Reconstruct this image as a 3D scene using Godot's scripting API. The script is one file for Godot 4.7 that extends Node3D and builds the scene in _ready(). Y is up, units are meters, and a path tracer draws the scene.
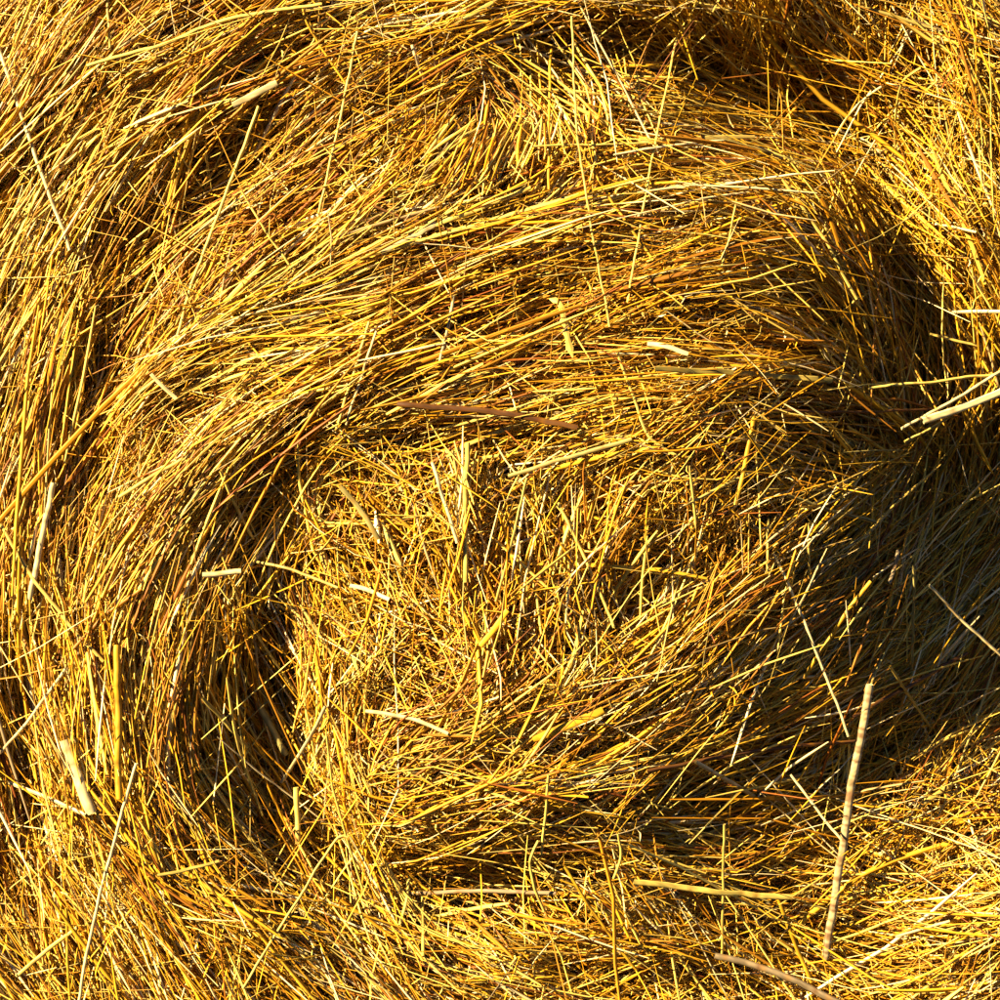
extends Node3D
# The flat end of a round hay bale, close up, in low sun from the upper left.
# Face plan units: 1 unit = 1.2 mm, x to the right, y down, (500, 500) is the middle of the bale end.

const UNIT := 0.0012
const CAM_Z := 2.6
const MID_Y := 0.95
const RIM := 780.0
const GRID0 := -400.0
const STEP := 20.0
const GN := 91

var rng := RandomNumberGenerator.new()
var flow_x := PackedFloat32Array()
var flow_y := PackedFloat32Array()
var mess := PackedFloat32Array()
var lift_map := PackedFloat32Array()
var gap_map := PackedFloat32Array()
var lumps := FastNoiseLite.new()
var tint_noise := FastNoiseLite.new()
var straw_mat: StandardMaterial3D
var bale: Node3D
var bins := {}
var big_straws := {}

func _ready() -> void:
	rng.seed = 20477
	# ---- camera
	var cam := Camera3D.new()
	cam.name = "camera"
	cam.fov = rad_to_deg(2.0 * atan(500.0 * UNIT / CAM_Z))
	cam.near = 0.05
	cam.far = 60.0
	add_child(cam)
	cam.position = Vector3(0, MID_Y, CAM_Z)
	cam.current = true
	# ---- sky and exposure
	var sky_mat := ProceduralSkyMaterial.new()
	sky_mat.sky_top_color = Color(0.28, 0.42, 0.66)
	sky_mat.sky_horizon_color = Color(0.62, 0.70, 0.80)
	sky_mat.ground_bottom_color = Color(0.16, 0.13, 0.08)
	sky_mat.ground_horizon_color = Color(0.40, 0.36, 0.28)
	sky_mat.sun_angle_max = 0.0
	var sky := Sky.new()
	sky.sky_material = sky_mat
	var env := Environment.new()
	env.background_mode = Environment.BG_SKY
	env.sky = sky
	env.background_energy_multiplier = 0.19
	env.tonemap_mode = Environment.TONE_MAPPER_LINEAR
	env.tonemap_exposure = 7.1
	env.sdfgi_enabled = true
	env.ssao_enabled = true
	env.ssil_enabled = true
	var we := WorldEnvironment.new()
	we.name = "environment"
	we.environment = env
	add_child(we)
	# ---- sun, from the upper left and low over the bale end
	var sun := DirectionalLight3D.new()
	sun.name = "sun"
	sun.light_energy = 1.6
	sun.light_color = Color(1.0, 0.89, 0.70)
	sun.light_angular_distance = 0.5
	sun.shadow_enabled = true
	add_child(sun)
	sun.look_at_from_position(Vector3(-0.77, 0.43, 0.43), Vector3.ZERO, Vector3.UP)

	make_fields()
	make_materials()
	make_bale()
	make_loose()

# ------------------------------------------------------------------ fields
# x, y, lie of the straw in degrees (anticlockwise from level), spread in degrees
const LIE := [
	[-150, 0, 62, 9], [-150, 300, 78, 9], [-150, 600, 95, 9], [-150, 900, 115, 10], [0, -150, 48, 9], [300, -150, 22, 10], [600, -150, -5, 14], [900, -150, -35, 20], [1150, 0, -50, 20], [1150, 300, -70, 14], [1150, 600, 75, 14], [1150, 900, 45, 18], [900, 1150, 10, 16], [600, 1150, -12, 14], [300, 1150, -35, 12], [0, 1150, -52, 12],
	[35, 35, 60, 8], [105, 105, 48, 8], [245, 35, 33, 9], [175, 25, 25, 9], [315, 175, 40, 12], [315, 315, 17, 8], [35, 210, 62, 8], [35, 315, 70, 8], [140, 315, 60, 10], [210, 245, 47, 10], [180, 180, 46, 9], [250, 110, 40, 12], [100, 250, 58, 8],
	[360, 35, 25, 12], [500, 17, 12, 14], [605, 35, 0, 14], [430, 88, 30, 9], [360, 140, 40, 9], [400, 185, 35, 12], [430, 160, 52, 8], [475, 155, 64, 8], [510, 160, 70, 9], [575, 115, 108, 18], [545, 160, 60, 14], [500, 95, -35, 20], [500, 227, 21, 8], [400, 245, 20, 9], [500, 280, 18, 8], [605, 210, 13, 9], [640, 140, 8, 14], [640, 280, 15, 9], [430, 332, 20, 8],
	[685, 140, 5, 9], [720, 88, -10, 10], [825, 88, -25, 9], [860, 120, -42, 8], [930, 157, -50, 8], [965, 210, -47, 9], [930, 245, -60, 8], [790, 157, -13, 8], [790, 230, -20, 9], [860, 245, -55, 10], [825, 300, -32, 10], [895, 300, -75, 9], [982, 300, -63, 10], [900, 40, -62, 28], [970, 60, -55, 28], [685, 10, -50, 26], [780, 10, -60, 28], [950, 110, -65, 32], [740, 180, -2, 9], [720, 260, 2, 9], [720, 310, 0, 9],
	[35, 360, 66, 8], [87, 360, 76, 8], [35, 465, 81, 8], [35, 605, 85, 13], [105, 605, 86, 10], [175, 395, 32, 9], [280, 360, 15, 8], [140, 500, 48, 9], [210, 535, 60, 8], [175, 605, 72, 10], [210, 640, 86, 9], [280, 465, 35, 10], [297, 535, 62, 12], [297, 622, 112, 14], [100, 440, 68, 10], [110, 520, 70, 10],
	[370, 380, 20, 9], [450, 380, 16, 9], [550, 370, 14, 9], [640, 380, 10, 9], [400, 430, 12, 13], [500, 430, 14, 12], [600, 420, 12, 12], [465, 500, 94, 18], [465, 570, 93, 26], [530, 560, 75, 34], [350, 520, -45, 40], [390, 560, -35, 42], [640, 480, 5, 28], [600, 530, 60, 40], [650, 620, 36, 18], [560, 640, 100, 34], [420, 630, -28, 34], [360, 620, -55, 30], [490, 640, 95, 34], [600, 590, 70, 36],
	[700, 345, 0, 8], [760, 345, -8, 8], [800, 375, -5, 9], [860, 340, -65, 9], [930, 360, -75, 10], [720, 450, 50, 38], [680, 500, 60, 40], [800, 455, -25, 20], [880, 430, -27, 12], [850, 520, 30, 13], [900, 500, 60, 12], [930, 550, 50, 10], [780, 580, 37, 10], [850, 600, 45, 10], [700, 620, 40, 11], [900, 620, 54, 10], [960, 560, 52, 10], [960, 420, 80, 10], [720, 560, 36, 22], [970, 660, 50, 10],
	[35, 680, 98, 9], [60, 750, 110, 9], [100, 780, 114, 9], [15, 800, 100, 12], [175, 700, 84, 12], [200, 780, 124, 10], [250, 850, 135, 12], [60, 900, 114, 11], [150, 950, 120, 10], [100, 870, 115, 9], [300, 930, 140, 11], [210, 890, 155, 22], [300, 700, 108, 14], [250, 790, 126, 14], [330, 680, 75, 22], [120, 700, 95, 10], [200, 960, 125, 12], [20, 960, 125, 14],
	[400, 690, 30, 34], [500, 700, 36, 24], [600, 690, 33, 14], [420, 760, 24, 18], [500, 780, 14, 18], [600, 780, 22, 18], [345, 730, 88, 14], [360, 800, 118, 16], [370, 860, 122, 16], [360, 950, 130, 12], [450, 880, -4, 14], [550, 850, 15, 26], [600, 900, -25, 24], [500, 920, -33, 24], [640, 965, -6, 14], [420, 820, 20, 20], [460, 970, -20, 14],
	[690, 680, 48, 9], [760, 680, 36, 9], [700, 765, 13, 12], [800, 745, 15, 12], [850, 760, 42, 20], [900, 700, 30, 12], [750, 820, 20, 18], [850, 850, 30, 30], [960, 800, 40, 40], [980, 860, 25, 32], [950, 905, 18, 22], [900, 950, 4, 18], [720, 910, -8, 26], [760, 965, -18, 16], [820, 985, -18, 16], [680, 930, -28, 22], [980, 960, 35, 24]]

# how far each place of the bale end stands out, in centimetres, every 100 units
const RELIEF := [
	[-1, 1, 2, 1, 1, 0, 4, 6, 6, 5, 6],
	[-1, 1, 2, 2, 2, 0, 1, -2, -5, -1, 5],
	[-2, 0, 2, 3, 4, 4, 4, 3, -2, -5, 1],
	[-2, 0, 2, 3, 4, 5, 5, 5, 0, -7, -8],
	[-2, 0, 2, 4, 5, 5, 5, 5, 1, -7, -15],
	[-2, 0, 2, 1, 3, 4, 4, 4, 0, -8, -18],
	[-1, 1, 2, 1, 2, 3, 3, 2, -3, -10, -19],
	[-1, 1, 1, 0, 2, 3, 3, 1, -4, -11, -18],
	[-2, 1, 1, -1, 1, 2, 2, -2, -7, -11, -10],
	[-1, 1, 2, 0, -1, -1, -1, -4, -7, -7, -3],
	[0, 1, 2, 1, 0, -1, -3, -4, -5, -4, -1]]

# gaps between the wound layers: depth in centimetres, width, course
const GAPS := [
	[4.5, 22.0, [[275, 480], [262, 540], [285, 600], [265, 690]]],
	[7.5, 31.0, [[258, 700], [275, 790], [330, 860], [400, 890], [500, 885]]],
	[3.5, 17.0, [[88, 500], [85, 430], [100, 340], [140, 265], [195, 200], [260, 140]]],
	[7.5, 32.0, [[560, 60], [640, 45], [720, 50], [800, 75], [868, 125], [905, 200], [935, 280], [950, 350]]],
	[3.0, 40.0, [[880, 300], [895, 420], [920, 520]]],
	[3.0, 13.0, [[420, 310], [500, 320], [560, 300]]],
	[2.5, 13.0, [[330, 410], [430, 440], [520, 440]]],
	[2.5, 34.0, [[700, 800], [780, 775], [850, 770], [905, 730]]],
	[3.5, 20.0, [[560, 960], [640, 985], [760, 1000], [850, 965]]],
	[3.0, 22.0, [[5, 690], [20, 800], [10, 900]]],
	[2.0, 14.0, [[690, 440], [760, 470], [830, 450]]],
	[3.0, 15.0, [[400, 65], [500, 105], [540, 100]]],
	[2.5, 13.0, [[590, 735], [660, 712]]],
	[3.0, 16.0, [[230, 720], [215, 790], [290, 870]]],
	[3.5, 14.0, [[335, 555], [372, 578]]],
	[3.5, 14.0, [[540, 498], [575, 522]]],
	[3.5, 14.0, [[598, 604], [645, 590]]],
	[3.0, 13.0, [[398, 655], [445, 640]]],
	[3.5, 15.0, [[685, 540], [730, 548]]],
	[3.0, 13.0, [[560, 742], [610, 748]]],
	[3.0, 15.0, [[450, 955], [540, 900], [600, 850]]]]

func make_fields() -> void:
	lumps.seed = 11
	lumps.frequency = 0.013
	lumps.fractal_octaves = 3
	tint_noise.seed = 5
	tint_noise.frequency = 0.008
	var n := GN * GN
	flow_x.resize(n); flow_y.resize(n); mess.resize(n); lift_map.resize(n); gap_map.resize(n)
	for j in GN:
		for i in GN:
			var x := GRID0 + i * STEP
			var y := GRID0 + j * STEP
			var c := 0.0
			var s := 0.0
			var m := 0.0
			var w := 0.0
			for k in LIE:
				var dx: float = k[0] - x
				var dy: float = k[1] - y
				var d := dx * dx + dy * dy
				if d > 160000.0 and w > 0.0:
					continue
				var wt := 1.0 / pow(d + 300.0, 2.2)
				var a: float = deg_to_rad(k[2]) * 2.0
				c += wt * cos(a)
				s += wt * sin(a)
				m += wt * k[3]
				w += wt
			var h := 0.5 * atan2(s, c)
			# doubled angle kept as a unit vector, so that the lie can be blended
			flow_x[j * GN + i] = cos(2.0 * h)
			flow_y[j * GN + i] = sin(2.0 * h)
			mess[j * GN + i] = m / w
			var open := 0.0
			var drop := 0.0
			for g in GAPS:
				var course: Array = g[2]
				for k in course.size() - 1:
					var near: Vector2 = Geometry2D.get_closest_point_to_segment(Vector2(x, y), Vector2(course[k][0], course[k][1]), Vector2(course[k + 1][0], course[k + 1][1]))
					var d2: float = near.distance_squared_to(Vector2(x, y)) / (g[1] * g[1])
					if d2 < 6.0:
						var e := exp(-d2)
						open = maxf(open, e)
						drop = maxf(drop, e * g[0])
			gap_map[j * GN + i] = open
			lift_map[j * GN + i] = relief_at(x, y) - drop * 0.01

func relief_at(x: float, y: float) -> float:
	var gx := clampf(x / 100.0, 0.0, 9.999)
	var gy := clampf(y / 100.0, 0.0, 9.999)
	var r := PackedFloat32Array()
	var tx := gx - floorf(gx)
	var ty := gy - floorf(gy)
	for j in range(-1, 3):
		var row: Array = RELIEF[clampi(int(gy) + j, 0, 10)]
		var v := []
		for i in range(-1, 3):
			v.append(float(row[clampi(int(gx) + i, 0, 10)]))
		r.append(cubic_interpolate(v[1], v[2], v[0], v[3], tx))
	var h := cubic_interpolate(r[1], r[2], r[0], r[3], ty)
	h += lumps.get_noise_2d(x, y) * 2.2
	# the bale end is rounded off towards its rim
	var d := Vector2(x - 500, y - 500).length()
	h -= pow(maxf(0.0, d - 640.0) / 140.0, 2.0) * 6.0
	return h * 0.01

func grid(a: PackedFloat32Array, x: float, y: float) -> float:
	var gx := clampf((x - GRID0) / STEP, 0.0, GN - 1.001)
	var gy := clampf((y - GRID0) / STEP, 0.0, GN - 1.001)
	var i := int(gx)
	var j := int(gy)
	var tx := gx - i
	var ty := gy - j
	var k := j * GN + i
	return lerpf(lerpf(a[k], a[k + 1], tx), lerpf(a[k + GN], a[k + GN + 1], tx), ty)

func lie_at(x: float, y: float) -> float:
	return 0.5 * atan2(grid(flow_y, x, y), grid(flow_x, x, y))

func plan(x: float, y: float, z: float) -> Vector3:
	return Vector3((x - 500.0) * UNIT, MID_Y + (500.0 - y) * UNIT, z)

# ------------------------------------------------------------------ materials
func make_materials() -> void:
	straw_mat = StandardMaterial3D.new()
	straw_mat.resource_name = "dry_straw"
	straw_mat.vertex_color_use_as_albedo = true
	straw_mat.roughness = 0.5
	straw_mat.metallic_specular = 0.3
	straw_mat.cull_mode = BaseMaterial3D.CULL_DISABLED

# dry grass colours, linear
const GOLD := Color(0.43, 0.243, 0.014)
const PALE := Color(0.52, 0.395, 0.085)
const CREAM := Color(0.6, 0.51, 0.27)
const AMBER := Color(0.33, 0.14, 0.006)
const RUST := Color(0.15, 0.042, 0.007)
const OLIVE := Color(0.25, 0.205, 0.06)
const GREY := Color(0.2, 0.15, 0.08)

func straw_color(x: float, y: float, drift: float) -> Color:
	var r := rng.randf() + drift
	var c: Color
	if r < 0.13: c = RUST
	elif r < 0.34: c = AMBER
	elif r < 0.60: c = GOLD
	elif r < 0.78: c = PALE
	elif r < 0.89: c = CREAM
	elif r < 0.98: c = OLIVE
	elif r < 1.0: c = GREY
	else: c = PALE
	c = c.lerp(GOLD, rng.randf() * 0.45)
	var v := rng.randf_range(0.78, 1.18)
	return Color(minf(c.r * v, 0.92), minf(c.g * v, 0.88), c.b * v)

# ------------------------------------------------------------------ straw meshes
class Bin:
	var v := PackedVector3Array()
	var n := PackedVector3Array()
	var c := PackedColorArray()
	var ix := PackedInt32Array()

func bin(called: String) -> Bin:
	if not bins.has(called):
		bins[called] = Bin.new()
	return bins[called]

# a stalk or blade swept along pts: w wide, t thick, rolled about its own length
func sweep(b: Bin, pts: PackedVector3Array, w: float, t: float, roll: float, cols: PackedColorArray, sides := 4, tip := 0.45, grain := 0.0, ragged := 0.07) -> void:
	var m := pts.size()
	var base := b.v.size()
	var streak := PackedFloat32Array()
	if grain > 0.0:
		for q in sides:
			streak.append(rng.randf_range(1.0 - grain, 1.0 + grain * 0.4))
	for i in m:
		var d := (pts[mini(i + 1, m - 1)] - pts[maxi(i - 1, 0)]).normalized()
		var side := d.cross(Vector3(0.03, 0.02, 1)).normalized()
		var up := side.cross(d)
		var u := side * cos(roll) + up * sin(roll)
		var k := up * cos(roll) - side * sin(roll)
		var f := 1.0
		if i == 0 or i == m - 1:
			f = tip
		elif grain > 0.0:
			f = rng.randf_range(1.0 - ragged, 1.02)
		for q in sides:
			var a := TAU * q / sides
			var ca := cos(a)
			var sa := sin(a)
			b.v.append(pts[i] + u * (ca * w * 0.5 * f) + k * (sa * t * 0.5 * f))
			b.n.append((u * (ca * t) + k * (sa * w)).normalized())
			var col := cols[mini(i, cols.size() - 1)]
			if grain > 0.0:
				var g := streak[q] * rng.randf_range(1.0 - grain * 0.6, 1.0 + grain * 0.2)
				col = Color(minf(col.r * g, 0.93), minf(col.g * g, 0.9), col.b * g)
			b.c.append(col)
	for i in m - 1:
		for q in sides:
			var q2 := (q + 1) % sides
			var a := base + i * sides + q
			var a2 := base + i * sides + q2
			b.ix.append_array([a, a2, a + sides, a2, a2 + sides, a + sides])

func commit(b: Bin, called: String, parent: Node3D) -> MeshInstance3D:
	var arr := []
	arr.resize(Mesh.ARRAY_MAX)
	arr[Mesh.ARRAY_VERTEX] = b.v
	arr[Mesh.ARRAY_NORMAL] = b.n
	arr[Mesh.ARRAY_COLOR] = b.c
	arr[Mesh.ARRAY_INDEX] = b.ix
	var mesh := ArrayMesh.new()
	mesh.add_surface_from_arrays(Mesh.PRIMITIVE_TRIANGLES, arr)
	mesh.surface_set_material(0, straw_mat)
	var o := MeshInstance3D.new()
	o.name = called
	o.mesh = mesh
	parent.add_child(o, true)
	return o

# path of one straw that starts at (x, y) of the face plan and lies with its neighbours
func lay(x: float, y: float, turn: float, length: float, off: float, tilt: float, follow: float, segs: int, kink: float) -> PackedVector3Array:
	var pts := PackedVector3Array()
	var a := lie_at(x, y) + turn
	var step := length / segs
	# start half a length back
	var px := x - cos(a) * length * 0.5
	var py := y + sin(a) * length * 0.5
	var prev := lie_at(px, py)
	# orient the start like the middle
	var da := wrapf(prev - lie_at(x, y), -PI / 2, PI / 2)
	var dir := a + da * follow
	px = x - cos((a + dir) * 0.5) * length * 0.5
	py = y + sin((a + dir) * 0.5) * length * 0.5
	var bend := rng.randf_range(-0.03, 0.03)
	for i in segs + 1:
		var s := float(i) / segs - 0.5
		pts.append(plan(px, py, grid(lift_map, px, py) + off + tilt * s * length * UNIT + (0.25 - s * s) * bend * length * UNIT))
		var here := lie_at(px, py)
		dir += wrapf(here - prev, -PI / 2, PI / 2) * follow + bend * 0.4
		if i == segs / 2:
			dir += kink
		prev = here
		px += cos(dir) * step
		py -= sin(dir) * step
	# straw is stiff: it bridges small hollows rather than following them
	var z0 := pts[0].z
	var z1 := pts[segs].z
	for i in range(1, segs):
		pts[i].z = lerpf(pts[i].z, lerpf(z0, z1, float(i) / segs), 0.72)
	return pts

func layer_of(x: float, y: float) -> String:
	var d := Vector2(x - 520, (y - 590)).length()
	if d < 215: return "centre_tangle"
	if d < 385: return "inner_layer"
	return "outer_layer"

func in_frame(x: float, y: float, margin: float) -> bool:
	return x > -margin and y > -margin and x < 1000 + margin and y < 1000 + margin

func make_bale() -> void:
	bale = Node3D.new()
	bale.name = "hay_bale"
	bale.set_meta("label", "rolled golden hay bale whose spiral end fills the whole view")
	bale.set_meta("category", "hay bale")
	add_child(bale)
	make_core()
	var big: Array = []
	# wisps: handfuls of straw that lie together
	var wisps := 4900
	for wi in wisps:
		var r := sqrt(rng.randf()) * RIM
		var th := rng.randf() * TAU
		var wx := 500.0 + cos(th) * r
		var wy := 500.0 + sin(th) * r
		var inside := in_frame(wx, wy, 60)
		if not inside and rng.randf() < 0.45:
			continue
		var spread := deg_to_rad(grid(mess, wx, wy))
		var loose := clampf((rad_to_deg(spread) - 10.0) / 30.0, 0.0, 1.0)
		var depth := rng.randf()
		var woff := lerpf(-0.095, 0.022, pow(depth, 0.8))
		if woff > -0.05 and rng.randf() < grid(gap_map, wx, wy) * 0.85:
			continue
		var wturn := rng.randfn() * (spread * lerpf(0.7, 1.15, loose) + 0.03)
		var drift := clampf(rng.randfn() * 0.09, -0.2, 0.2) + tint_noise.get_noise_2d(wx, wy) * 0.26 - 0.04
		var count := rng.randi_range(8, 15)
		var wide := rng.randf_range(8, 17) * lerpf(1.0, 1.7, loose)
		var along := rng.randf_range(25, 50)
		var wa := lie_at(wx, wy) + wturn
		var wdir := Vector2(cos(wa), -sin(wa))
		var wside := Vector2(wdir.y, -wdir.x)
		var where := layer_of(wx, wy)
		for k in count:
			var gs := rng.randfn()
			var spot := Vector2(wx, wy) + wside * gs * wide + wdir * rng.randfn() * along
			var sx := spot.x
			var sy := spot.y
			var length := clampf(exp(rng.randfn() * 0.45) * 118.0, 35.0, 290.0) * lerpf(1.0, 0.8, loose)
			var w := clampf(exp(rng.randfn() * 0.42) * 1.7, 0.8, 5.0)
			if rng.randf() < 0.04:
				w = rng.randf_range(3.6, 5.6)
			var flat := rng.randf_range(0.3, 0.95) if w < 4.0 else rng.randf_range(0.15, 0.5)
			var turn := wturn + rng.randfn() * (0.055 + spread * 0.45)
			var tilt := rng.randfn() * lerpf(0.08, 0.16, loose)
			var off := woff + rng.randfn() * 0.005 - minf(gs * gs, 4.0) * 0.004
			var kink := 0.0
			if w < 3.0 and rng.randf() < 0.09:
				kink = rng.randfn() * 0.35
			var segs := 4 if length > 60 else 3
			var pts := lay(sx, sy, turn, length, off, tilt, 0.32, segs, kink)
			var col := straw_color(sx, sy, drift)
			var roll := rng.randf() * TAU
			var cols := PackedColorArray()
			for i in segs + 1:
				var v := rng.randf_range(0.9, 1.08)
				cols.append(Color(minf(col.r * v, 0.93), minf(col.g * v, 0.9), col.b * v))
			if w > 2.5 and off > 0.004 and in_frame(sx, sy, -15) and big.size() < 300:
				big.append([where, pts, w, flat, roll, cols])
			else:
				sweep(bin(where), pts, w * UNIT, w * UNIT * flat, roll, cols)
	# handfuls that stand out of the lie around them: x, y, degrees, length, width across, number
	for h in [[438, 150, 50, 60, 10, 22], [452, 152, 56, 62, 9, 22], [466, 150, 62, 66, 9, 24], [482, 150, 66, 66, 9, 24], [500, 150, 70, 70, 9, 24], [518, 148, 74, 66, 9, 22], [540, 140, 88, 60, 10, 12], [574, 112, 108, 60, 12, 8], [466, 500, 93, 90, 9, 20], [463, 570, 95, 80, 11, 16], [470, 630, 92, 70, 14, 10], [515, 560, 76, 90, 20, 12], [548, 600, 102, 80, 20, 10], [596, 540, 72, 90, 18, 16], [330, 690, 80, 90, 14, 18], [715, 640, 44, 150, 16, 26], [75, 770, 110, 150, 14, 26], [905, 180, -52, 150, 10, 24]]:
		for k in h[5]:
			var a := deg_to_rad(h[2])
			var g := rng.randfn() * float(h[4])
			var x: float = h[0] + sin(a) * g + cos(a) * rng.randfn() * 14.0
			var y: float = h[1] + cos(a) * g - sin(a) * rng.randfn() * 14.0
			var length: float = h[3] * rng.randf_range(0.7, 1.25)
			var turn := wrapf(a + rng.randfn() * (0.16 if h[1] < 200 else 0.3) - lie_at(x, y), -PI / 2, PI / 2)
			var pts := lay(x, y, turn, length, rng.randf_range(-0.004, 0.024), rng.randfn() * 0.08, 0.0, 4, rng.randfn() * 0.08)
			var w := clampf(exp(rng.randfn() * 0.4) * 2.2, 1.0, 5.0)
			sweep(bin(layer_of(x, y)), pts, w * UNIT, w * UNIT * rng.randf_range(0.4, 0.9), rng.randf() * TAU, PackedColorArray([straw_color(x, y, 0.06)]))
	# stray fine stems that lie across the rest
	for k in 3200:
		var x := rng.randf_range(-120, 1120)
		var y := rng.randf_range(-120, 1120)
		var length := clampf(exp(rng.randfn() * 0.5) * 62.0, 20.0, 190.0)
		var turn := rng.randf_range(-1.5, 1.5)
		var segs := 4
		var pts := lay(x, y, turn, length, rng.randf_range(0.0, 0.022), rng.randfn() * 0.14, 0.0, segs, rng.randfn() * 0.12)
		var col := straw_color(x, y, 0.08)
		sweep(bin(layer_of(x, y)), pts, rng.randf_range(0.9, 1.9) * UNIT, 0.9 * UNIT, 0.0, PackedColorArray([col]), 3, 0.6)
	# ends of straw that stick out of the falling side of the roll
	for k in 420:
		var x := rng.randf_range(730, 1010)
		var y := rng.randf_range(150, 880)
		var length := clampf(exp(rng.randfn() * 0.4) * 85.0, 35.0, 190.0)
		var pts := lay(x, y, rng.randfn() * 0.38, length, rng.randf_range(0.012, 0.05), rng.randfn() * 0.3, 0.0, 4, rng.randfn() * 0.1)
		var w := clampf(exp(rng.randfn() * 0.4) * 1.7, 0.9, 4.0)
		sweep(bin(layer_of(x, y)), pts, w * UNIT, w * UNIT * rng.randf_range(0.3, 0.9), rng.randf() * TAU, PackedColorArray([straw_color(x, y, 0.0)]))
	# chaff: broken bits and leaf scraps
	for k in 19000:
		var x := rng.randf_range(-120, 1120)
		var y := rng.randf_range(-120, 1120)
		var length := rng.randf_range(5, 20)
		var pts := lay(x, y, rng.randf_range(-1.5, 1.5), length, rng.randf_range(-0.035, 0.016), rng.randfn() * 0.5, 0.0, 2, rng.randfn() * 0.6)
		var col := straw_color(x, y, -0.1)
		var w := rng.randf_range(1.0, 3.0)
		sweep(bin("chaff"), pts, w * UNIT, w * UNIT * 0.3, rng.randf() * TAU, PackedColorArray([col]), 3, 0.35)
	var layers := {}
	for called in ["outer_layer", "inner_layer", "centre_tangle", "chaff"]:
		var o := commit(bin(called), called, bale)
		o.set_meta("kind", "stuff")
		layers[called] = o
	for s in big:
		var b := Bin.new()
		sweep(b, s[1], s[2] * UNIT, s[2] * UNIT * s[3], s[4], s[5], 6, 0.6, 0.2)
		commit(b, "straw", bale)
	bins.clear()

# the packed inside of the roll: uneven front, round flank, flat back
func make_core() -> void:
	var st := SurfaceTool.new()
	st.begin(Mesh.PRIMITIVE_TRIANGLES)
	var rings := 44
	var around := 120
	for i in rings + 1:
		for q in around + 1:
			var d := RIM * i / rings
			var a := TAU * q / around
			var x := 500.0 + cos(a) * d
			var y := 500.0 + sin(a) * d
			st.add_vertex(plan(x, y, relief_at(x, y) - 0.12))
	for k in [[RIM, -0.25], [RIM + 4, -0.6], [RIM, -1.0], [RIM - 8, -1.3], [0.0, -1.32]]:
		for q in around + 1:
			var a := TAU * q / around
			st.add_vertex(plan(500.0 + cos(a) * k[0], 500.0 + sin(a) * k[0], k[1]))
	for i in rings + 5:
		for q in around:
			var a := i * (around + 1) + q
			var b := a + around + 1
			for v in [a, b, a + 1, a + 1, b, b + 1]:
				st.add_index(v)
	st.generate_normals()
	var m := StandardMaterial3D.new()
	m.resource_name = "packed_hay"
	m.albedo_color = Color(0.14, 0.085, 0.03).linear_to_srgb()
	m.roughness = 0.95
	m.cull_mode = BaseMaterial3D.CULL_DISABLED
	var o := MeshInstance3D.new()
	o.name = "core"
	o.mesh = st.commit()
	o.material_override = m
	bale.add_child(o, true)

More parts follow.
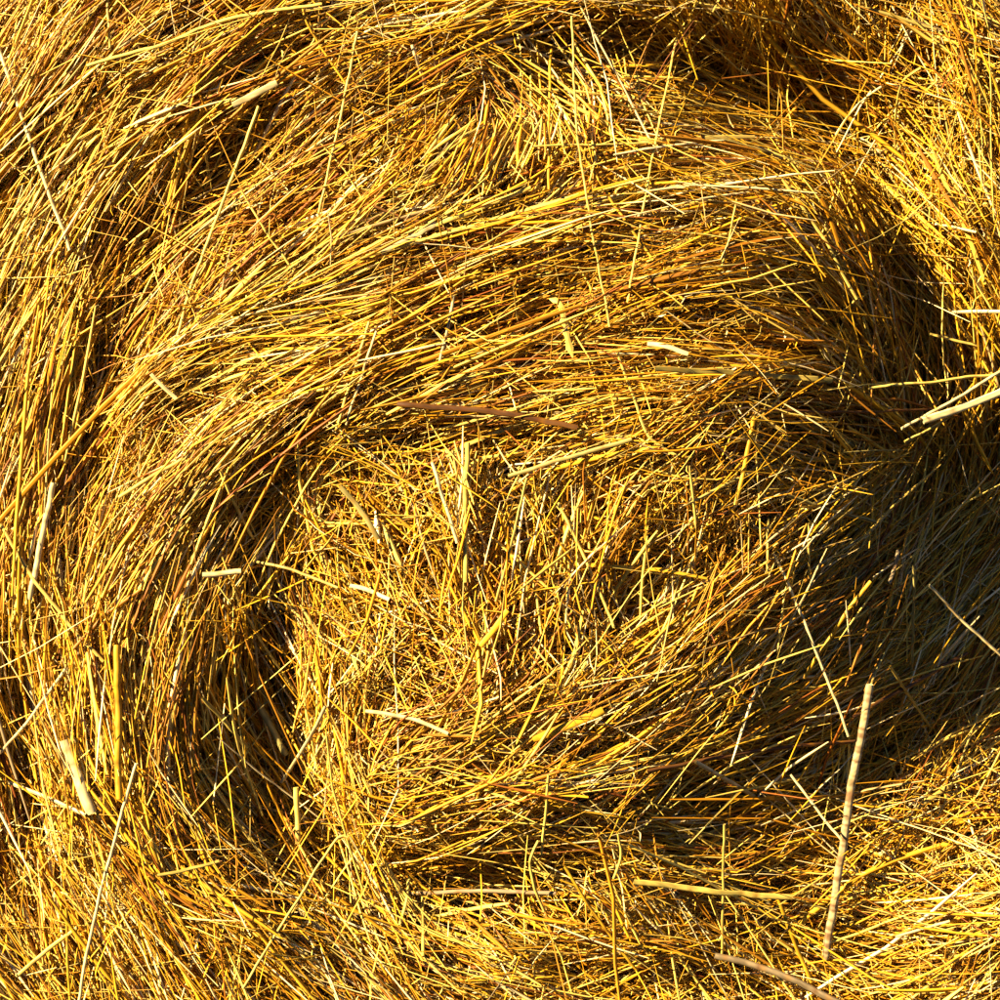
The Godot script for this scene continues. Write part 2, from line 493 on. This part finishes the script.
# ------------------------------------------------------------------ single straws lying on the bale end
# name, path on the face plan, width, thickness ratio, colour, lift in cm at both ends, label
var loose := [
	["straw_stalk", [[-4, 38], [30, 140], [70, 250]], 4.2, .8, CREAM, 3.0, 2.0, "long pale stalk slanting down from the left edge near the upper left corner"],
	["straw_stalk", [[259, 106], [222, 205], [190, 290], [177, 334]], 3.6, .8, PALE, 2.5, 2.0, "long curved yellow stalk running steeply down below the pale chip at upper left"],
	["thin_straw", [[358, 32], [342, 110], [318, 217]], 2.8, .8, PALE, 2.2, 2.5, "thin straight pale stem standing nearly upright across the upper left wave of hay"],
	["straw_chip", [[233, 105], [256, 94], [277, 83]], 7.0, .3, CREAM, 3.0, 3.2, "short broad cream chip lying on the hay at upper left"],
	["straw_stalk", [[86, 65], [160, 45], [225, 20], [322, 4]], 4.4, .7, PALE, 2.8, 2.2, "long gently curved stalk lying almost level along the top left"],
	["thin_straw", [[303, 8], [310, 30], [345, 83]], 2.4, .8, GOLD, 2.4, 2.2, "thin bent golden stem just left of the long upright stem near the top"],
	["thin_straw", [[241, 190], [266, 232], [293, 271]], 2.4, .8, PALE, 2.2, 2.0, "thin stem leaning left across the hay below the cream chip"],
	["thin_straw", [[107, -6], [108, 20], [110, 50]], 2.8, .8, PALE, 2.2, 2.0, "short upright stem hanging from the top edge near the left"],
	["flat_straw", [[381, 253], [406, 239], [436, 224]], 7.0, .25, CREAM, 3.0, 2.6, "flat whitish blade pointing up to the right below the standing tuft"],
	["flat_straw", [[436, 225], [480, 208], [531, 188]], 5.0, .35, PALE, 2.2, 1.8, "straw-yellow blade running up right from the tip of the flat whitish blade"],
	["straw_chip", [[412, 44], [418, 62], [425, 84]], 4.4, .5, CREAM, 2.6, 2.4, "short pale chip standing upright in the brown hay near the top"],
	["flat_straw", [[464, 20], [480, 10], [497, -2]], 5.2, .4, PALE, 2.6, 2.2, "pale stub pointing up right at the middle of the top edge"],
	["thin_straw", [[572, 16], [577, 130], [592, 230], [610, 327]], 2.6, .8, PALE, 2.6, 2.4, "very long thin upright stem crossing the hay right of the standing tuft"],
	["thin_straw", [[566, 120], [605, 190], [653, 260]], 3.0, .8, GOLD, 2.4, 2.2, "long golden stem slanting down right beneath the standing tuft"],
	["thin_straw", [[551, 48], [549, 120], [549, 190]], 3.2, .8, GOLD, 3.0, 2.4, "straight upright golden stem at the right side of the standing tuft"],
	["thin_straw", [[677, 38], [652, 160], [630, 288]], 2.6, .8, PALE, 2.2, 2.2, "long thin stem slanting down left from the dark gap at the top"],
	["thin_straw", [[527, 89], [580, 92], [634, 98]], 3.0, .8, PALE, 2.6, 2.2, "level pale stem above the second level stem right of the tuft"],
	["thin_straw", [[533, 146], [590, 145], [648, 143]], 2.6, .8, PALE, 2.6, 2.4, "level thin stem crossing the right side of the standing tuft"],
	["thin_straw", [[374, 207], [410, 219], [450, 230]], 2.6, .8, RUST, 2.4, 2.2, "thin dark brown stem meeting the flat whitish blade"],
	["thin_straw", [[453, 296], [448, 328], [440, 362]], 3.4, .6, CREAM, 2.6, 2.4, "short cream stem standing upright above the red brown stem"],
	["leaf_scrap", [[549, 298], [560, 304], [566, 330], [573, 358]], 11.0, .07, PALE, 3.6, 3.2, "torn pale leaf scrap hanging above the middle of the bale"],
	["thin_straw", [[895, 158], [896, 115], [902, 83], [921, 68]], 2.8, .8, PALE, 4.5, 5.0, "thin golden stem bent like a hook at upper right"],
	["thin_straw", [[836, 134], [857, 106], [882, 87]], 2.6, .8, CREAM, 4.5, 4.2, "small pale arched stem over the dark gap at upper right"],
	["flat_straw", [[858, 116], [882, 146], [907, 182]], 6.0, .4, OLIVE, 3.6, 3.0, "pale olive blade running down right from the upper right gap"],
	["thin_straw", [[867, 33], [872, 80], [876, 122]], 3.0, .8, GOLD, 4.0, 4.0, "upright golden stem hanging over the upper right gap"],
	["straw_stalk", [[821, 198], [832, 222], [842, 254]], 5.2, .7, AMBER, 3.4, 3.0, "short brown stalk leaning left at the right flank of the bulge"],
	["thin_straw", [[782, 179], [822, 236], [857, 300]], 3.4, .8, PALE, 3.0, 4.2, "long pale stem falling down right over the shaded flank of the bulge"],
	["thin_straw", [[737, 199], [731, 232], [721, 268]], 2.6, .8, PALE, 2.8, 2.6, "short upright stem lying across the level hay at upper right"],
	["thin_straw", [[918, 224], [948, 226], [977, 232]], 2.8, .8, CREAM, 4.2, 4.0, "short level pale stem among the slanting hay near the right edge"],
	["thin_straw", [[952, 312], [978, 312], [1006, 312]], 4.0, .7, CREAM, 7.0, 7.5, "level cream stub entering at the right edge above the split stalks"],
	["thin_straw", [[929, 334], [952, 340], [977, 346]], 3.4, .8, PALE, 6.5, 7.0, "short stem tilted slightly down beneath the level cream stub"],
	["straw_stalk", [[923, 421], [962, 408], [1006, 389]], 9.0, .55, CREAM, 9.5, 11.5, "thick cream split stalk poking in from the right edge"],
	["thin_straw", [[902, 429], [950, 402], [1006, 368]], 3.6, .8, CREAM, 8.5, 10.5, "thin cream stem crossing behind the thick split stalk at right"],
	["thin_straw", [[869, 388], [930, 382], [1006, 373]], 3.4, .8, PALE, 6.0, 10.5, "long nearly level stem just above the thick split stalk at right"],
	["thin_straw", [[905, 442], [934, 427], [962, 408]], 3.0, .8, PALE, 8.5, 9.5, "short thin stem just below the thick split stalk at right"],
	["flat_straw", [[655, 369], [740, 373], [832, 381]], 6.0, .2, PALE, 2.8, 3.4, "long flat yellow blade lying level across the right of the bulge"],
	["straw_chip", [[647, 344], [668, 347], [688, 354]], 6.0, .4, CREAM, 3.0, 3.0, "whitish chip lying level above the long flat yellow blade"],
	["thin_straw", [[768, 410], [850, 412], [942, 409]], 3.0, .8, RUST, 4.0, 5.0, "long level dark red stem reaching into the shade at right"],
	["thin_straw", [[774, 553], [812, 640], [849, 737]], 3.4, .8, CREAM, 1.0, 9.5, "long straight pale stem leaning left in the shade above the mottled stalk"],
	["straw_stalk", [[871, 581], [840, 622], [804, 678]], 4.6, .7, GOLD, 8.5, 1.0, "golden stalk slanting up right that crosses the long pale stem"],
	["thin_straw", [[929, 585], [962, 620], [1006, 660]], 3.6, .8, CREAM, 9.5, 12.0, "pale stem running down right to the edge in the right hand shade"],
	["thin_straw", [[914, 565], [913, 620], [912, 670]], 3.2, .8, OLIVE, 6.5, 1.0, "upright olive stem standing in the right hand shade"],
	["flat_straw", [[899, 550], [895, 566], [889, 583]], 4.6, .5, GREY, 5.0, 5.0, "short grey green blade in the right hand shade"],
	["straw_stalk", [[788, 496], [830, 510], [875, 522]], 4.4, .7, OLIVE, 3.0, 4.5, "nearly level olive stalk entering the shade right of the centre"],
	["straw_stalk", [[754, 415], [746, 460], [735, 505]], 5.2, .7, GOLD, 2.8, 2.6, "stout golden stalk standing upright right of the centre"],
	["thin_straw", [[769, 518], [768, 545], [767, 573]], 2.8, .8, PALE, 3.2, 3.2, "left one of two short upright stems right of the centre"],
	["thin_straw", [[809, 523], [809, 550], [809, 578]], 2.8, .8, PALE, 3.6, 3.8, "right one of two short upright stems right of the centre"],
	["mottled_stalk", [[870, 684], [860, 740], [848, 810], [838, 880], [825, 959]], 9.0, .85, CREAM, 10.0, 4.5, "thick whitish stalk mottled with brown standing upright at lower right"],
	["thin_straw", [[893, 640], [880, 664], [869, 690]], 2.6, .8, OLIVE, 4.5, 5.5, "thin dull stem rising from the top of the mottled stalk"],
	["flat_straw", [[634, 882], [710, 891], [792, 898]], 7.0, .4, PALE, 4.5, 6.5, "long pale flat blade lying level left of the mottled stalk"],
	["straw_stalk", [[795, 928], [830, 898], [874, 869], [952, 842]], 6.4, .7, GOLD, 2.0, 2.0, "curved golden stalk sweeping up right behind the mottled stalk"],
	["straw_stalk", [[779, 899], [792, 935], [811, 982]], 4.8, .7, GOLD, 4.2, 4.0, "golden stalk hanging down from the end of the level flat blade"],
	["straw_stalk", [[714, 955], [775, 972], [842, 1004]], 7.5, .6, GREY, 3.4, 3.0, "dull grey brown stalk running off the bottom edge at right"],
	["thin_straw", [[724, 824], [723, 890], [722, 957]], 3.0, .8, PALE, 7.0, 1.5, "upright thin stem crossing the level flat blade at lower right"],
	["straw_chip", [[696, 761], [723, 777], [754, 796]], 4.8, .6, CREAM, 6.0, 1.5, "pale stub slanting down right in the shade left of the mottled stalk"],
	["thin_straw", [[791, 775], [815, 806], [841, 840]], 2.8, .8, CREAM, 7.5, 8.5, "fine pale stem reaching the middle of the mottled stalk from the left"],
	["thin_straw", [[890, 666], [908, 694], [931, 729]], 3.2, .8, PALE, 8.0, 1.0, "short pale stem slanting down right beside the top of the mottled stalk"],
	["straw_stalk", [[648, 772], [750, 752], [856, 741]], 4.6, .7, RUST, 3.2, 5.0, "long red brown stalk reaching level to the mottled stalk from the left"],
	["straw_stalk", [[852, 717], [905, 688], [967, 653]], 4.6, .7, RUST, 5.2, 5.2, "red brown stalk slanting up right from the mottled stalk"],
	["thin_straw", [[895, 937], [920, 930], [950, 920]], 3.2, .8, CREAM, 4.0, 4.0, "pale stem lying in the orange hay at lower right"],
	["straw_stalk", [[398, 404], [450, 408], [510, 414], [577, 428]], 7.0, .7, RUST, 3.0, 3.0, "thick red brown stem lying level above the centre of the bale"],
	["thin_straw", [[369, 323], [356, 366], [338, 422]], 3.4, .8, PALE, 2.6, 2.6, "left one of two parallel pale stems leaning right at the middle left"],
	["thin_straw", [[376, 332], [361, 378], [346, 424]], 2.8, .8, CREAM, 2.4, 2.4, "right one of two parallel pale stems leaning right at the middle left"],
	["thin_straw", [[616, 349], [634, 398], [650, 437], [677, 456]], 3.0, .8, PALE, 2.8, 2.6, "long bent stem falling down right of the red brown stem"],
	["thin_straw", [[432, 462], [446, 505], [457, 543]], 4.2, .7, CREAM, 3.4, 3.0, "pale stem leaning left in the middle of the centre tangle"],
	["straw_stalk", [[468, 443], [465, 510], [466, 582]], 5.4, .7, PALE, 3.4, 3.0, "stout pale stalk standing upright at the very centre of the roll"],
	["thin_straw", [[527, 478], [512, 540], [496, 602]], 3.2, .8, PALE, 3.2, 3.0, "straight stem leaning right beside the upright centre stalk"],
	["thin_straw", [[559, 502], [587, 564], [615, 628]], 3.4, .8, PALE, 3.2, 3.0, "straight stem leaning left at the right of the centre tangle"],
	["flat_straw", [[507, 610], [495, 628], [481, 647]], 6.6, .3, GOLD, 3.4, 3.2, "short bright golden blade at the bottom of the centre tangle"],
	["flat_straw", [[340, 486], [360, 510], [378, 539]], 6.0, .4, OLIVE, 3.2, 3.2, "dull olive blade slanting down right at the upper left of the centre"],
	["straw_chip", [[350, 586], [370, 591], [390, 600]], 4.8, .5, CREAM, 3.2, 3.0, "short white chip at the left of the centre tangle"],
	["flat_straw", [[508, 476], [566, 458], [632, 439]], 4.6, .4, OLIVE, 2.8, 2.8, "long pale olive blade rising to the right above the centre tangle"],
	["flat_straw", [[533, 738], [562, 729], [603, 710]], 10.0, .3, GOLD, 3.4, 3.0, "broad bright yellow blade below the centre of the roll"],
	["thin_straw", [[365, 712], [404, 717], [448, 733]], 4.4, .7, CREAM, 3.0, 3.0, "white stem lying nearly level at the lower left of the centre"],
	["thin_straw", [[549, 774], [546, 814], [541, 855]], 3.2, .8, PALE, 3.2, 3.4, "upright pale stem below the broad bright yellow blade"],
	["thin_straw", [[539, 840], [530, 862], [535, 888], [544, 912]], 3.4, .8, PALE, 3.6, 3.4, "small curved pale stem above the bottom middle"],
	["straw_stalk", [[407, 893], [480, 891], [555, 893]], 4.8, .6, GREY, 3.4, 3.4, "level greyish stalk in the dark hollow at the bottom middle"],
	["thin_straw", [[423, 896], [423, 926], [423, 957]], 3.6, .8, PALE, 3.4, 3.0, "upright stem hanging below the level greyish stalk"],
	["thin_straw", [[410, 876], [406, 900], [399, 925]], 3.6, .8, PALE, 4.0, 3.6, "short pale stem at the left end of the level greyish stalk"],
	["thin_straw", [[618, 833], [621, 856], [614, 879]], 3.0, .8, PALE, 3.6, 3.6, "short bowed stem above the left end of the long flat blade"],
	["thin_straw", [[565, 866], [595, 915], [637, 970]], 3.6, .8, GOLD, 3.4, 3.0, "golden stem slanting down right at the bottom middle"],
	["straw_stalk", [[117, 645], [118, 720], [119, 799]], 8.0, .7, GOLD, 3.0, 3.0, "thick bright golden stalk standing upright at lower left"],
	["straw_stalk", [[65, 739], [77, 774], [92, 813]], 12.0, .4, CREAM, 3.0, 3.2, "broad cream split stalk left of the upright golden stalk"],
	["thin_straw", [[137, 763], [112, 850], [92, 930], [78, 1006]], 3.8, .8, CREAM, 3.4, 2.8, "long pale stem running down to the bottom edge at left"],
	["thin_straw", [[9, 783], [45, 797], [85, 815]], 4.2, .7, CREAM, 3.4, 3.6, "pale stem pointing at the broad cream split stalk from the left"],
	["straw_stalk", [[256, 703], [270, 726], [286, 755]], 8.0, .7, OLIVE, 4.0, 4.0, "thick short grey green stalk beside the dark hollow at lower left"],
	["thin_straw", [[325, 707], [308, 740], [281, 782]], 4.2, .7, CREAM, 4.0, 4.2, "white stem leaning right over the dark hollow at lower left"],
	["straw_chip", [[296, 788], [297, 815], [298, 844]], 6.4, .5, PALE, 4.8, 4.5, "stubby yellow chip standing upright in the dark hollow at lower left"],
	["thin_straw", [[202, 698], [222, 720], [248, 748]], 4.4, .7, PALE, 3.4, 3.6, "pale stem slanting down right to the thick grey green stalk"],
	["thin_straw", [[348, 838], [334, 843], [290, 912], [243, 988]], 3.2, .8, PALE, 3.6, 3.0, "long thin stem with a bent tip slanting down left to the bottom"],
	["thin_straw", [[15, 977], [42, 955], [77, 928]], 4.6, .7, PALE, 2.8, 2.6, "stout pale stem slanting up right in the lower left corner"],
	["thin_straw", [[158, 875], [188, 869], [219, 862]], 3.8, .7, PALE, 3.0, 3.0, "nearly level yellow stem among the slanting hay at lower left"],
	["thin_straw", [[67, 907], [68, 955], [70, 1006]], 3.4, .8, GOLD, 2.8, 2.6, "upright golden stem standing at the bottom edge near the left corner"],
	["flat_straw", [[54, 482], [42, 535], [29, 600]], 6.4, .5, CREAM, 2.8, 2.6, "broad whitish blade leaning right near the left edge"],
	["thin_straw", [[-5, 512], [28, 571], [65, 618], [103, 662]], 4.0, .7, PALE, 2.8, 2.6, "long bent stem slanting down right from the left edge"],
	["straw_stalk", [[119, 497], [165, 469], [213, 442]], 4.6, .7, PALE, 2.8, 2.6, "long pale yellow stalk rising right across the left wave of hay"],
	["straw_chip", [[151, 374], [162, 385], [177, 399]], 4.6, .6, CREAM, 2.8, 2.6, "small white chip slanting down right at the middle left"],
	["straw_chip", [[202, 575], [221, 574], [241, 571]], 6.4, .5, CREAM, 3.2, 3.2, "level white chip left of the dark hollow beside the centre"],
	["thin_straw", [[220, 471], [234, 503], [253, 540]], 3.6, .8, PALE, 3.0, 3.0, "straight pale stem leaning left above the level white chip"],
	["thin_straw", [[257, 562], [296, 571], [338, 588]], 3.4, .8, OLIVE, 3.8, 3.4, "thin olive stem bridging the dark hollow beside the centre"],
	["thin_straw", [[74, 648], [105, 616], [142, 588]], 4.2, .7, AMBER, 2.8, 2.8, "amber stem slanting up right near the left edge"],
	["thin_straw", [[66, 668], [30, 718], [-5, 758]], 3.6, .8, CREAM, 2.8, 2.8, "pale stem slanting down left to the left edge below the bent stem"],
]

func make_loose() -> void:
	var counts := {}
	var wob := FastNoiseLite.new()
	wob.seed = 3
	wob.frequency = 0.012
	for k in loose:
		var path := Curve2D.new()
		var p: Array = k[1]
		for i in p.size():
			var here := Vector2(p[i][0], p[i][1])
			var a := Vector2(p[maxi(i - 1, 0)][0], p[maxi(i - 1, 0)][1])
			var b := Vector2(p[mini(i + 1, p.size() - 1)][0], p[mini(i + 1, p.size() - 1)][1])
			var t := (b - a) * 0.16
			path.add_point(here, -t, t)
		var total := path.get_baked_length()
		var segs := clampi(int(total / (2.5 if k[0] == "mottled_stalk" else 5.0)), 6, 120)
		var flat2 := PackedVector2Array()
		for i in segs + 1:
			flat2.append(path.sample_baked(total * i / segs))
		# the straw rests on the hay that stands out most beneath it
		var z0: float = grid(lift_map, flat2[0].x, flat2[0].y) + k[5] * 0.008
		var z1: float = grid(lift_map, flat2[segs].x, flat2[segs].y) + k[6] * 0.008
		var rise := 0.0
		for i in segs + 1:
			var line := lerpf(z0, z1, float(i) / segs)
			rise = maxf(rise, grid(lift_map, flat2[i].x, flat2[i].y) + 0.012 - line)
		var pts := PackedVector3Array()
		var cols := PackedColorArray()
		var base: Color = k[4]
		if k[0] == "mottled_stalk":
			base = Color(0.46, 0.38, 0.19)
		elif base == CREAM:
			base = Color(0.57, 0.48, 0.23)
		elif base == RUST:
			base = Color(0.115, 0.048, 0.012)
		var tone := rng.randf_range(0.9, 1.08)
		for i in segs + 1:
			var z := lerpf(z0, z1, float(i) / segs) + rise
			var near := (CAM_Z - z) / CAM_Z
			z += wob.get_noise_2d(total * i / segs * 1.4, k[1][0][0]) * 0.004
			flat2[i] += Vector2(wob.get_noise_2d(total * i / segs * 1.4, k[1][0][1]), wob.get_noise_2d(total * i / segs * 1.4, 900 + k[1][0][0])) * 1.6
			pts.append(plan(500.0 + (flat2[i].x - 500.0) * near, 500.0 + (flat2[i].y - 500.0) * near, z))
			var c := base * tone * rng.randf_range(0.9, 1.06)
			if k[0] == "mottled_stalk" and wob.get_noise_2d(i * 22.0, 40.0) + rng.randf_range(-0.25, 0.25) > 0.06:
				c = c.lerp(RUST, rng.randf_range(0.45, 0.8))
			elif rng.randf() < 0.08:
				c = c.lerp(AMBER, 0.4)
			if total > 70.0 and (i == int(segs * 0.37) or (i == int(segs * 0.78) and total > 110.0)):
				c = c.lerp(RUST, 0.45)
			cols.append(Color(minf(c.r, 0.93), minf(c.g, 0.9), c.b))
		var origin := pts[segs]
		for i in segs + 1:
			pts[i] -= origin
		var bn := Bin.new()
		sweep(bn, pts, k[2] * 0.9 * UNIT, k[2] * 0.9 * UNIT * k[3], rng.randf_range(-0.3, 0.3), cols, 10, 0.15 if k[0] == "leaf_scrap" else 0.9, 0.6 if k[0] == "mottled_stalk" else 0.55, 0.75 if k[0] == "leaf_scrap" else (0.0 if k[0] == "mottled_stalk" else 0.05))
		var n: int = counts.get(k[0], 0)
		counts[k[0]] = n + 1
		var o := commit(bn, k[0] if n == 0 else "%s_%03d" % [k[0], n], self)
		o.position = origin
		o.set_meta("label", k[7])
		o.set_meta("category", "leaf" if k[0] == "leaf_scrap" else "straw")
		o.set_meta("group", "single straws lying on the bale end")
